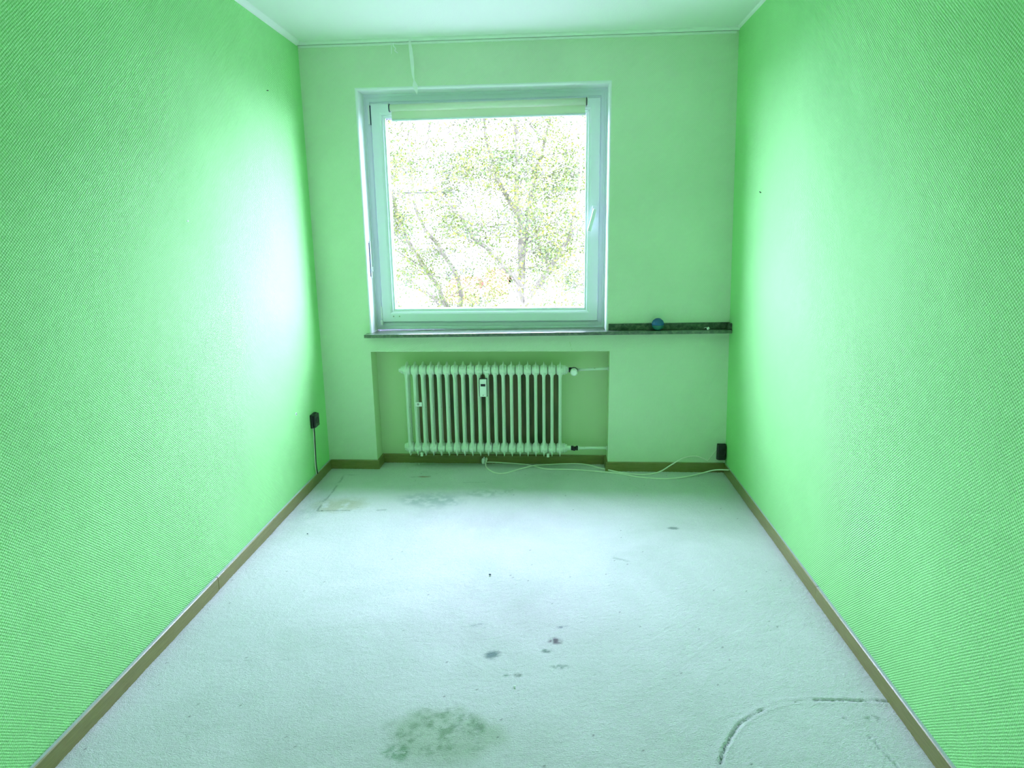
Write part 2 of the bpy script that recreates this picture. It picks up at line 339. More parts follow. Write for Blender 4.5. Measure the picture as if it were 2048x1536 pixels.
# ------------------------------------------------------------------ skirting boards (each board a piece)
BH, BT = 0.058, 0.014
def bprof(s, x):   # profile across: wall side at x, s = direction into the room
    return [(x, -.004), (x+s*BT, -.004), (x+s*BT, BH-.003), (x+s*(BT-.003), BH), (x+s*.001, BH)]
bl = st(empty('baseboard_left', (0, 0, 0)))
MB().prism(bprof(1, 0.0), -1.4772, -.002, 'y').out('board', M['wood'], bl)
MB().prism([(p[0]+.0012, p[1]+.0015) for p in bprof(1, 0.0)], YB, -1.4830, 'y').out('board', M['wood'], bl)
br = st(empty('baseboard_right', (0, 0, 0)))
MB().prism(bprof(-1, W), -1.470, -.022, 'y').out('board', M['wood'], br)
MB().prism([(p[0]-.0015, p[1]+.001) for p in bprof(-1, W)], YB, -1.4745, 'y').out('board', M['wood'], br)
bf = st(empty('baseboard_far', (0, 0, 0)))
def byprof(y): return [(y, -.004), (y-BT, -.004), (y-BT, BH-.003), (y-BT+.003, BH), (y, BH)]
MB().prism(byprof(0), BT, NX0+BT, 'x').out('board', M['wood'], bf, True)
MB().prism(bprof(1, NX0), 0, ND, 'y').out('board', M['wood'], bf, True)
MB().prism(byprof(ND), NX0+BT, NX1-BT, 'x').out('board', M['wood'], bf, True)
MB().prism(bprof(-1, NX1), 0, ND, 'y').out('board', M['wood'], bf, True)
MB().prism(byprof(0), NX1-BT, W-BT, 'x').out('board', M['wood'], bf, True)

M['edge'] = newmat('board_edge_sheen', (0.42, 0.45, 0.47), 0.4, 0.6)  # window sheen on the board tops, put into a paler colour
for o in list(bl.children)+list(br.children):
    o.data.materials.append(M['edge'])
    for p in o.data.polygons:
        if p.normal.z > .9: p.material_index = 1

# ------------------------------------------------------------------ cove strips under the ceiling
t1 = st(empty('trim_1', (0, 0, 0)))
mb = MB(); mb.prism([(-.020, H+.002), (-.020, H-.008), (-.012, H-.018), (0, H-.018), (0, H+.002)], 0.0, 2.42, 'x'); mb.out('strip', M['ceiling'], t1, True)
mb = MB(); mb.prism([(-.010, H-.021), (-.011, H-.029), (0, H-.031), (0, H-.021)], 0.012, 2.40, 'x'); mb.out('strip', M['ceiling'], t1, True)
frv = MB()
for k in range(46):       # torn paper fringe along the crack
    x = random.uniform(.35, 1.5); l = random.uniform(.002, .011); wd = random.uniform(.001, .004)
    frv.add([(x, -.012, H-.026), (x+wd, -.012, H-.026), (x+wd*.6, -.014, H-.026-l), (x, -.0135, H-.028-l)], [(0, 1, 2, 3)])
fr_ = frv.out('fringe', M['white_pl'], t1, True); fr_['kind'] = 'stuff'
t2 = st(MB().prism([(.006, H+.002), (.030, H+.002), (.024, H-.008), (.014, H-.020), (.006, H-.024)], YB, -.02, 'y').out('trim_2', M['ceiling']))
RXT = W+SR*H
t3 = st(MB().prism([(RXT+.003, H+.002), (RXT-.012, H+.002), (RXT-.008, H-.008), (RXT+.003, H-.014)], YB, -.02, 'y').out('trim_3', M['ceiling']))

# ------------------------------------------------------------------ window
win = st(empty('window_1', (0, 0, 0)))
def arc(x0, y0, r, a0, a1, n=5): return [(x0+r*math.cos(math.radians(a0+(a1-a0)*k/n)), y0+r*math.sin(math.radians(a0+(a1-a0)*k/n))) for k in range(n+1)]
# rounded plaster lining: U-shaped
def lining():
    prof = [(0.0, 0.001)] + [(0.012*(1-math.cos(math.radians(a))) if False else 0.013*math.sin(math.radians(a)), 0.001+0.017*(1-math.cos(math.radians(a)))) for a in (20, 40, 60, 80, 90)] + [(0.014, WT-.01), (0.0, WT-.01)]
    v = []
    zb = RZ0-.002
    for ins, y in prof: v += [(RX0+ins, y, zb), (RX0+ins, y, RZ1-ins), (RX1-ins, y, RZ1-ins), (RX1-ins, y, zb)]
    n = len(prof); f = []
    for i in range(n):
        j = (i+1) % n
        for k in range(3): f.append((i*4+k, i*4+k+1, j*4+k+1, j*4+k))
    o = mesh('reveal_lining', v, f, M['reveal'], win, True); return o
lining()
MB().ring(RX0+.006, RX1-.008, .874, 2.243, [(0, .19), (0, .122), (.012, .122), (.014, .126), (.020, .126), (.022, .122), (.040, .122), (.044, .128), (.068, .130), (.068, .19)]).out('frame', M['pvc'], win, True)
SX0, SX1, SZ0, SZ1 = .371, 1.694, .9225, 2.189
MB().ring(SX0, SX1, SZ0, SZ1, [(0, .175), (0, .104), (.004, .100), (.050, .100), (.060, .104), (.064, .108), (.080, .112), (.080, .175)]).out('sash', M['pvc'], win, True)
# four glazing beads, mitred
gx0, gx1, gz0, gz1 = .434, 1.632, .9745, 2.128
bp_ = [(0, .150), (0, .1065), (.004, .1050), (.017, .121), (.0195, .127), (.0195, .150)]
def bead(corners):
    v = []
    for ins, y in bp_: v += [(c[0]+c[2]*ins, y, c[1]+c[3]*ins) for c in corners]
    n = len(bp_); f = [(i*2, i*2+1, ((i+1) % n)*2+1, ((i+1) % n)*2) for i in range(n)]
    f += [tuple(range(0, 2*n, 2)), tuple(range(1, 2*n, 2))[::-1]]
    mesh('glazing_bead', v, f, M['bead'], win, True)
cs = [(gx0, gz0, 1, 1), (gx1, gz0, -1, 1), (gx1, gz1, -1, -1), (gx0, gz1, 1, -1)]
for k in range(4): bead([cs[k], cs[(k+1) % 4]])
MB().ring(gx0+.0185, gx1-.0185, gz0+.0185, gz1-.0185, [(0, .1275), (.0022, .1275), (.0022, .140), (0, .140)]).out('gasket', M['gasket'], win, True)
MB().box(gx0+.01, gx1-.01, .132, .136, gz0+.01, gz1-.01).out('pane', M['glass'], win, True)
MB().box(gx0+.01, gx1-.01, .148, .152, gz0+.01, gz1-.01).out('pane', M['glass'], win, True)
# handle: backplate, neck and tilted lever
hx, hz = 1.6655, 1.565
ho = MB().box(hx-.013, hx+.013, .088, .101, hz-.034, hz+.034, .004).out('handle', M['pvc'], win, True)
mb = MB(); mb.lathe([(.0095, .060), (.0105, .064), (.0095, .090)], (hx, 0, hz), 'y', 14); mb.out('handle_neck', M['pvc'], ho, True)
a = math.radians(15.5)
def lev(p): 
    x, y, z = p; dx, dz = x-hx, z-hz; return (hx+dx*math.cos(a)+dz*math.sin(a), y, hz-dx*math.sin(a)+dz*math.cos(a))
mb = MB(); mb.box(hx-.011, hx+.011, .042, .062, hz-.118, hz+.014, .005, skew=lev); mb.out('handle_lever', M['pvc'], ho, True)
# hinge covers and the upper stay cover
mb = MB(); mb.box(.358, .371, .094, .116, .905, .935, .003); mb.out('hinge_cover', M['white_pl'], win, True)
mb = MB(); mb.box(.362, .370, .100, .118, .940, 1.02, .002); mb.out('hinge_cover', M['white_pl'], win, True)
mb = MB(); mb.box(.3645, .3705, .104, .1215, 2.075, 2.180, .001); mb.out('stay_gap', M['gasket'], win, True)
mb = MB(); mb.box(.3555, .3640, .100, .122, 2.078, 2.184, .002); mb.out('stay_cover', M['white_pl'], win, True)
for x in (.441, .478):
    MB().lathe([(.004, .0985), (.004, .101)], (x, 0, .958), 'y', 10).out('screw_cap', M['metal'], win, True)
# exterior sheet sill
MB().box(RX0+.01, RX1-.01, .19, .27, .850, .868).out('outer_sill', M['metal'], win, True)

# ------------------------------------------------------------------ stone window sill with upstand
ZS = lambda x: .868+.0088*(x-.295)
sill_s = lambda c: (c[0], c[1], c[2]+ZS(c[0])-.868)
sl = empty('window_sill', (1.36, 0, .86), kind='structure')
s1 = MB(); s1.box(.295, 2.455, -.066, .001, .848, .868, .0025, skew=sill_s)
s1.box(RX0+.0005, RX1-.0005, .0, .135, .848, .868, 0, skew=sill_s)
keep(s1.out('slab', M['stone'], None, True), sl)
s2 = MB(); s2.box(1.7525, 2.4370, -.012, .001, .8682, .9055, .0015, skew=sill_s); keep(s2.out('upstand', M['stone_back'], None, True), sl)
s2 = MB(); s2.box(2.4385, 2.455, -.060, .001, .8682, .9055, .0015, skew=sill_s); keep(s2.out('upstand', M['stone_back'], None, True), sl)

# ------------------------------------------------------------------ roller blind
rb_ = empty('roller_blind', (1.05, .08, 2.16), 'cream roller blind rolled up across the top of the window sash', 'blind', fw=True)
bx0, bx1 = .492, 1.611
bs = lambda c: (c[0], c[1], c[2]+.006*(c[0]-bx0))
mb = MB(); mb.lathe([(.0185, bx0), (.0185, bx1)], (0, .074, 2.158), 'x', 28); mb.v = [bs(p) for p in mb.v]; keep(mb.out('fabric_roll', M['blind'], None, True, True), rb_)
mb = MB(); mb.box(bx0+.004, bx1-.004, .0905, .0918, 2.088, 2.165, skew=bs); keep(mb.out('fabric', M['blind'], None, True), rb_)
mb = MB(); mb.prism(arc(.088, 2.094, .006, 0, 360, 12)[:-1], bx0+.004, bx1-.004, 'x'); mb.v = [bs(p) for p in mb.v]; keep(mb.out('bottom_bar', M['pvc'], None, True, True), rb_)
for x, s_ in ((bx0-.006, -1), (bx1+.006, 1)):
    mb = MB(); mb.lathe([(.0215, -.0015), (.0215, .0015)], (x-.004*s_, .074, 2.158+.006*(x-bx0)), 'x', 24); keep(mb.out('end_cap', M['gasket'] if s_ < 0 else M['dark'], None, True), rb_)
    mb = MB(); mb.box(min(x, x+.004*s_), max(x, x+.004*s_), .056, .102, 2.136+.006*(x-bx0), 2.184+.006*(x-bx0), .0015); keep(mb.out('bracket', M['white_pl'], None, True), rb_)

# ------------------------------------------------------------------ shutter strap winder on the left reveal
sw = empty('strap_winder', (.329, .05, 1.20), 'narrow white shutter strap winder plate with dark slot on the left window reveal', 'strap winder', fw=True)
mb = MB(); mb.box(.3275, .3335, .050, .068, 1.195, 1.415, .002); keep(mb.out('cover_plate', M['white_pl'], None, True), sw)
mb = MB(); mb.box(.3275, .3305, .041, .050, 1.205, 1.405, .0008); keep(mb.out('slot', M['gasket'], None, True), sw)
mb = MB(); mb.box(.3325, .3400, .056, .070, 1.235, 1.262, .002); keep(mb.out('strap_stop', M['white_pl'], None, True), sw)

# ------------------------------------------------------------------ peeling strips on the wall
ps = spline([(.642, -.018, 2.482), (.648, -.022, 2.43), (.6515, -.020, 2.37), (.655, -.026, 2.31), (.662, -.030, 2.27), (.668, -.034, 2.235), (.6735, -.036, 2.205)], 6)
wd = [.006, .010, .011, .010, .009, .004, .015, .009, .002]
v = []; f = []
for i, p in enumerate(ps):
    t_ = i/(len(ps)-1); k = t_*(len(wd)-1); j = min(int(k), len(wd)-2); ww = wd[j]*(1-(k-j))+wd[j+1]*(k-j)
    tw = 0.5*math.sin(t_*9)
    d = Vector((math.cos(tw), math.sin(tw), 0))*ww*.95
    v += [p-d+Vector((0, .0004, 0)), p+d+Vector((0, .0004, 0)), p+d-Vector((0, .0008, 0)), p-d-Vector((0, .0008, 0))]
for i in range(len(ps)-1):
    for k in range(4): f.append((4*i+k, 4*i+(k+1) % 4, 4*i+4+(k+1) % 4, 4*i+4+k))
f += [(0, 1, 2, 3), tuple(4*(len(ps)-1)+k for k in range(4))]
tag(mesh('peeling_strip', v, f, M['white_pl'], None, True), 'long thin torn white strip hanging from the ceiling edge above the window', 'torn strip')
mb = MB(); mb.tube([(.540, -.010, 2.478), (.5385, -.012, 2.45), (.5365, -.012, 2.42)], [.002, .003, .0012], 5)
mb.tube(spline([(.556, -.012, 2.478), (.550, -.014, 2.462), (.562, -.014, 2.448), (.557, -.013, 2.438), (.5725, -.016, 2.424)], 4), .0032, 5)
mb.tube([(.553, -.010, 2.470), (.536, -.010, 2.466)], .002, 5)
tag(mb.out('torn_scrap', M['white_pl'], None, True), 'small crumpled scrap of torn paper left of the hanging strip', 'torn scrap')

# ------------------------------------------------------------------ radiator
rad = empty('radiator', (1.0, .04, .08), 'white enamelled steel column radiator in the niche under the window', 'radiator', fw=True)
NSEC = 20; RX_0, RDX = .5225, .04975; RY0, RY1 = -.005, .078; ZT, ZBT = .632, .133
def section_mesh():
    """one pressed-steel section centred on x = 0: three columns, an upper and a lower header, thin welded flange"""
    mb = MB()
    # headers (bulging drums along x)
    for zc, s_ in ((ZT, 1), (ZBT, -1)):
        mb.lathe([(.020, -.0238), (.029, -.0215), (.0335, -.014), (.036, -.004), (.036, .004), (.0335, .014), (.029, .0215), (.020, .0238)], (0, (RY0+RY1)/2, zc), 'x', 24, ((RY1-RY0)/2/.036, .92))
        # pointed flange: ogive outline above / below the drum
        ys = [RY0+.001, RY0+.012, RY0+.028, (RY0+RY1)/2, RY1-.028, RY1-.012, RY1-.001]
        zz = [.030, .048, .052, .053, .052, .048, .030]
        out = [(y, zc+s_*z) for y, z in zip(ys, zz)] + [(RY1-.004, zc-s_*.03), (RY0+.004, zc-s_*.03)]
        n = len(out); cy = (RY0+RY1)/2
        v = [(-.0050, cy+(y-cy)*.93, zc+(z-zc)*.62) for y, z in out] + [(-.0007, y, z) for y, z in out] + [(.0007, y, z) for y, z in out] + [(.0050, cy+(y-cy)*.93, zc+(z-zc)*.62) for y, z in out]
        f = [(r*n+i, r*n+(i+1) % n, (r+1)*n+(i+1) % n, (r+1)*n+i) for r in range(3) for i in range(n)] + [tuple(range(n)), tuple(range(3*n, 4*n))]
        mb.add(v, f)
        # neck from drum to column
    for yc in (RY0+.0140, RY1-.0140):
        # column: lens-shaped cross-section with a sharp seam in front and behind
        pr = [(-.0092, 0), (-.0084, -.0075), (-.0035, -.0125), (0, -.0150), (.0035, -.0125), (.0084, -.0075), (.0092, 0), (.0084, .0075), (.0035, .0125), (0, .0150), (-.0035, .0125), (-.0084, .0075)]
        zs_ = [(ZBT+.010, 1.5), (ZBT+.030, 1.25), (ZBT+.045, 1.0), (ZT-.045, 1.0), (ZT-.030, 1.25), (ZT-.010, 1.5)]
        n = len(pr); v = []; f = []
        for z, k in zs_: v += [(x*k, yc+y, z) for x, y in pr]
        for r in range(len(zs_)-1):
            for i in range(n): f.append((r*n+i, r*n+(i+1) % n, (r+1)*n+(i+1) % n, (r+1)*n+i))
        f += [tuple(range(n)), tuple(range((len(zs_)-1)*n, len(zs_)*n))]; mb.add(v, f)
    return mb
s0 = section_mesh(); sec0 = s0.out('section', M['radiator'], None)
me0 = sec0.data
for i in range(NSEC):
    o = sec0 if i == 0 else sec0.copy()
    if i: COL.objects.link(o)
    o.parent = rad; o.matrix_parent_inverse = Matrix.Translation(-Vector(rad.location)); o.location = FWM @ Vector((RX_0+i*RDX, 0, 0)); o.rotation_euler.z = TH
CY = (RY0+RY1)/2
def rp(mb, name, m, smooth=False): return keep(mb.out(name, m, None, True, smooth), rad)
rp(MB().lathe([(.010, -.052), (.013, -.050), (.013, -.040), (.022, -.038), (.022, -.030), (.027, -.028), (.027, -.023)], (RX_0, CY, ZT), 'x', 8), 'blanking_plug', M['radiator'])
rp(MB().lathe([(.022, -.036), (.022, -.030), (.027, -.028), (.027, -.023)], (RX_0, CY, ZBT), 'x', 8), 'blanking_plug', M['radiator'])
xe = RX_0+(NSEC-1)*RDX
rp(MB().lathe([(.030, .022), (.030, .032), (.024, .034), (.024, .044), (.013, .045), (.013, .052)], (xe, CY, ZT), 'x', 12), 'end_bushing', M['radiator'])
rp(MB().lathe([(.030, .022), (.030, .032), (.024, .034), (.024, .044), (.015, .045), (.015, .068)], (xe, CY, ZBT), 'x', 12), 'end_bushing', M['radiator'])
# thermostatic valve
mb = MB(); mb.lathe([(.013, 0), (.016, .004), (.016, .020), (.012, .022), (.012, .050)], (xe+.052, CY, ZT), 'x', 12); mb.lathe([(.013, -.030), (.015, -.026), (.015, .010)], (xe+.083, CY, ZT), 'y', 12)
vb = rp(mb, 'valve_body', M['dark'])
mb = MB(); pr = []
N = 28; v = []; f = []
for (r, y) in ((.016, -.028), (.0225, -.032), (.0235, -.060), (.021, -.074), (.014, -.079)):
    for k in range(N):
        a = 2*math.pi*k/N; q = r*(1-.09*(k % 2)*(1 if .02 < r else 0)); v.append((xe+.083+q*math.cos(a), CY+y, ZT+q*math.sin(a)-.002))
for i in range(4):
    for k in range(N): f.append((i*N+k, i*N+(k+1) % N, (i+1)*N+(k+1) % N, (i+1)*N+k))
f += [tuple(range(N)), tuple(range(4*N, 5*N))]
mb.add(v, f); rp(mb, 'thermostat_head', M['white_pl'])
mb = MB(); mb.lathe([(.0245, -.034), (.0245, -.026), (.019, -.025)], (xe+.083, CY, ZT-.001), 'y', 20); rp(mb, 'thermostat_collar', M['dark'])
mb = MB(); mb.lathe([(.012, .0), (.015, .002), (.015, .016), (.010, .018), (.011, .030), (.015, .032), (.015, .044), (.011, .046)], (xe+.068, CY, ZBT), 'x', 12)
mb.lathe([(.010, -.026), (.010, .004)], (xe+.088, CY, ZBT), 'y', 10); rp(mb, 'lockshield_valve', M['dark'])
mb = MB(); mb.tube([(xe+.098, CY, ZT), (NX1-.004, CY+.002, ZT+.009)], .0085, 12); mb.lathe([(.016, 0), (.014, .006)], (NX1-.007, CY+.002, ZT+.009), 'x', 14); rp(mb, 'pipe', M['radiator'], True)
mb = MB(); mb.tube([(xe+.112, CY, ZBT), (NX1-.004, CY, ZBT+.002)], .0085, 12); mb.lathe([(.016, 0), (.014, .006)], (NX1-.007, CY, ZBT+.002), 'x', 14); rp(mb, 'pipe', M['radiator'], True)
mb = MB(); mb.lathe([(.014, 0), (.014, .008), (.0095, .010)], (xe+.110, CY, ZBT), 'x', 12); rp(mb, 'pipe_nut', M['white_pl'])
for x in (RX_0+1.5*RDX, xe-1.5*RDX):
    mb = MB(); mb.box(x-.0025, x+.0025, RY0+.01, ND, ZBT-.052, ZBT-.040); mb.tube([(x, RY0+.012, ZBT-.045), (x, RY0+.006, ZBT-.025)], .004, 8); mb.box(x-.008, x+.008, RY0+.002, RY0+.014, ZBT-.05, ZBT-.026, .003); rp(mb, 'bracket', M['radiator'])
hs = MB().box(RX_0+.035, xe-.01, ND-.004, ND-.0005, .115, .632).out('heat_shield', M['foil'], None, True); keep(hs, rad)
hs['label'] = 'dark brown panel behind the columns'
# heat cost meter clamped between two columns, and the small bleed plate
hm = empty('heat_meter', (1.001, -.03, .482), 'small white heat meter with dark window clipped to the radiator front', 'meter', fw=True)
mb = MB(); mb.box(.981, 1.0215, -.040, -.018, .481, .588, .003); keep(mb.out('case', M['white_pl'], None, True), hm)
mb = MB(); mb.box(.987, 1.0155, -.0415, -.039, .546, .561, .0008); keep(mb.out('display', M['dark'], None, True), hm)
mb = MB(); mb.lathe([(.0035, -.0415), (.0035, -.039)], (1.001, 0, .491), 'y', 10); keep(mb.out('seal', M['metal'], None, True), hm)
mb = MB(); mb.box(.978, 1.025, -.0195, -.012, .477, .592, .001); keep(mb.out('back_plate', M['dark'], None, True), hm)
mb = MB(); mb.box(.9935, 1.0085, -.012, .030, .52, .545); keep(mb.out('clamp', M['metal'], None, True), hm)
cl = empty('clip_plate', (.597, -.02, .413), 'little square clip plate between the second and third radiator columns from the left', 'clip', fw=True)
mb = MB(); mb.box(.577, .617, -.0225, -.0185, .414, .441, .0015); keep(mb.out('plate', M['white_pl'], None, True), cl)
mb = MB(); mb.lathe([(.006, -.027), (.008, -.0225)], (.594, 0, .428), 'y', 6); keep(mb.out('bolt', M['metal'], None, True), cl)
mb = MB(); mb.box(.590, .598, -.019, .02, .424, .432); keep(mb.out('stud', M['metal'], None, True), cl)

# ------------------------------------------------------------------ things on the sill
BXc, BYc, BR_ = 2.035, -.0390, .0360
ge = empty('glass_ball', (BXc, BYc, ZS(BXc)), 'round blue glass ball standing on the stone sill right of the window', 'ball', fw=True)
def ballpart(a0, a1, name, m):
    pr_ = [(max(.0002, BR_*math.cos(math.radians(a))), BR_+BR_*math.sin(math.radians(a))) for a in np.linspace(a0, a1, 14)]
    keep(MB().lathe(pr_, (BXc, BYc, ZS(BXc)), 'z', 32).out(name, m, None, True, True), ge)
ballpart(-89.5, -8, 'lower_half', M['ball2']); ballpart(-6.5, 89.5, 'dome', M['ball'])
keep(MB().lathe([(BR_*.985, 0), (BR_*.995, .0015), (BR_*.985, .004)], (BXc, BYc, ZS(BXc)+BR_-.0055), 'z', 32).out('rim', M['dark'], None, True), ge)
# crumpled white scrap on the sill
bm = bmesh.new(); bmesh.ops.create_icosphere(bm, subdivisions=2, radius=.0085)
for v in bm.verts: v.co *= 1+.5*(noise.noise(v.co*260)); v.co.z = v.co.z*1.1
me = bpy.data.meshes.new('paper_scrap'); mb = MB(); bm.verts.index_update()
mb.add([v.co+Vector((2.322, -.050, ZS(2.322)+.0085)) for v in bm.verts], [[v.index for v in f.verts] for f in bm.faces]); bm.free()
mb.tube(spline([(2.300, -.046, ZS(2.3)+.010), (2.308, -.048, ZS(2.3)+.014), (2.318, -.050, ZS(2.3)+.012)], 4), .0016, 5)
tag(mb.out('paper_scrap', M['white_pl'], None, True), 'tiny crumpled white scrap on the right end of the stone sill', 'scrap')

# ------------------------------------------------------------------ sockets, cables, wall plugs
def socket(name, loc, rot, w_, h_, d_, label):
    e = empty(name, loc, label, 'socket'); e.rotation_euler.z = rot
    def P(mb, nm, m): o = mb.out(nm, m); o.parent = e; return o
    P(MB().box(-w_/2, w_/2, -d_*.55, .001, 0, h_, .004), 'base', M['dark'])
    P(MB().box(-w_/2+.003, w_/2-.003, -d_, -d_*.55, .003, h_-.003, .005), 'cover', M['dark'])
    P(MB().lathe([(.017, -d_-.0005), (.019, -d_-.002), (.021, -d_+.001)], (0, 0, h_*.52), 'y', 24), 'socket_ring', M['dark'])
    return e
socket('socket_box', (.0012, -.237, .345), math.radians(90), .078, .082, .030, 'black surface socket box on the left wall with dark cable below')
socket('socket_box', (FWM @ Vector((2.4475, 0, .082))).to_tuple(), TH, .052, .100, .036, 'black socket box in the right corner just above the skirting')
tag(MB().tube(spline([(.008, -.238, .345), (.0075, -.240, .30), (.007, -.246, .22), (.0062, -.252, .12), (.012, -.256, .058)], 6), .0042, 8).out('wall_cable', M['dcable']),
    'dark cable running down the left wall from the socket box to the skirting', 'cable')
tag(MB().tube(spline([(.0055, -.2465, .345), (.005, -.2485, .30), (.0047, -.2545, .22), (.0045, -.2605, .12), (.008, -.265, .0585)], 6), .0026, 8).out('wall_cable', M['cable']),
    'thin pale cable beside the dark one under the left socket box', 'cable')
c1 = [(.997, .092, .012), (1.03, .098, .010), (1.115, .100, .005), (1.245, .075, .005), (1.3265, .0267, .0045), (1.39, -.008, .0045), (1.56, -.014, .004), (1.714, -.0466, .004), (1.833, -.079, .004), (1.947, -.136, .004),
      (2.0925, -.158, .004), (2.216, -.131, .005), (2.32, -.085, .012), (2.40, -.072, .028), (2.452, -.115, .046), (2.4775, -.150, .057)]
tag(MB().tube(spline(c1, 8), .0037, 8).out('telephone_cable', M['cable']), 'white cable ending over the right skirting board, lower of the two on the carpet', 'cable')
c2 = [(.990, .088, .020), (.9965, .080, .045), (1.003, .070, .040), (.994, .060, .012), (1.012, -.005, .005), (1.066, -.080, .0045), (1.128, -.084, .004), (1.217, -.010, .0045), (1.30, .036, .0105), (1.342, .060, .006), (1.50, .090, .005), (1.62, .086, .0045), (1.7186, .0156, .0045),
      (1.79, -.045, .010), (1.863, -.087, .011), (1.98, -.092, .004), (2.075, -.062, .012), (2.150, -.040, .050), (2.225, -.028, .090), (2.292, -.024, .100), (2.341, -.022, .085), (2.371, -.020, .070)]
tag(MB().tube(spline(c2, 8), .0037, 8).out('telephone_cable', M['cable']), 'white cable arching up the far wall below the black corner socket', 'cable')
tag(MB().tube([(2.369, -.020, .071), (2.374, -.020, .074), (2.402, -.020, .115), (2.430, -.022, .155)], .0018, 6).out('socket_wire', M['cable']), 'thin wire slanting up from the white cable to the corner socket', 'wire')
pg = empty('telephone_plug', (.978, .085, .003), 'small pale plug lying at the skirting under the radiator, at the cable ends', 'plug')
mb = MB(); mb.box(.968, .988, .076, .092, .003, .040, .003); keep(mb.out('plug_body', M['white_pl']), pg)
mb = MB(); mb.box(.964, .969, .079, .089, .012, .030, .001); keep(mb.out('contacts', M['metal']), pg)
mb = MB(); mb.lathe([(.006, 0), (.0045, .010)], (.983, .084, .040), 'z', 8); keep(mb.out('strain_relief', M['white_pl']), pg)
# fittings in the plaster
def wall_plug(p, nx, r, label, m, m2=None):
    e = empty('wall_plug', p, label, 'wall plug')
    keep(MB().lathe([(r, -.001), (r, .0015*1), (r*.8, .0025)] if nx > 0 else [(r*.8, -.0025), (r, -.0015), (r, .001)], p, 'x', 12).out('rim', m), e)
    keep(MB().lathe([(r*.45, .0015), (r*.45, .0032)] if nx > 0 else [(r*.45, -.0032), (r*.45, -.0015)], p, 'x', 10).out('hole', m2 or M['gasket']), e)
wall_plug((.0016, -.4727, .4896), 1, .009, 'white wall plug with dark hole low on the left wall beside the socket box', M['white_pl'])
def nail(p, axis, label, m=None):
    tag(MB().lathe([(.0012, -.006), (.0012, .006), (.0034, .007), (.0030, .009)] if axis > 0 else [(.0030, -.009), (.0034, -.007), (.0012, -.006), (.0012, .006)], p, 'x', 8).out('nail', m or M['dark']), label, 'nail')
nail((.0069, -.4862, 2.1557), 1, 'dark nail high on the left wall near the ceiling')
tag(MB().tube([(2.4385, -.495, 1.627), (2.432, -.505, 1.629), (2.433, -.517, 1.624)], .0022, 6).out('hook', M['dark']), 'small dark bent hook on the right wall at window height', 'hook')
nail((.0048, -1.3721, 1.5136), 1, 'pale nail head in the middle of the left wall', M['white_pl'])
for i, (x, z, l) in enumerate([(1.5262, .7917, .016), (1.5340, .765, .010), (1.09, .795, .006), (1.522, .805, .010)]):
    pts = [(x, -.0008, z+l*.5), (x+.005, -.0008, z), (x+.002, -.0008, z-l*.5)]
    MBc = MB().tube(pts, .0016, 5); c = MBc.out('plaster_chip', M['niche'], None, True)
    tag(c, ['curved crack in the plaster under the sill, right of the radiator top', 'short chip in the plaster just above the niche edge on the right', 'tiny chip in the plaster under the middle of the sill', 'small nick in the plaster directly beneath the sill on the right'][i], 'plaster chip')
# crumbs on the carpet
def crumb(x, y, r, m, label, sd):
    bm = bmesh.new(); bmesh.ops.create_icosphere(bm, subdivisions=1, radius=r); bm.verts.index_update()
    mb = MB().add([Vector((x+v.co.x*(1+.8*noise.noise(v.co*300+Vector((sd, 0, 0)))), y+v.co.y*.7, .002+r*.5+v.co.z*.6)) for v in bm.verts], [[v.index for v in f.verts] for f in bm.faces]); bm.free()
    tag(mb.out('crumb', m), label, 'crumb')
crumb(1.1466, -1.3236, .006, M['gasket'], 'dark crumb on the bare middle of the carpet', 1)
crumb(1.292, -2.0424, .005, M['white_pl'], 'white crumb on the carpet in front of the dark stains', 2)
crumb(.56, .07, .006, M['white_pl'], 'pale crumb on the carpet under the left end of the radiator', 3)
crumb(.2, -.95, .004, M['gasket'], 'dark speck on the carpet near the left skirting board', 4)

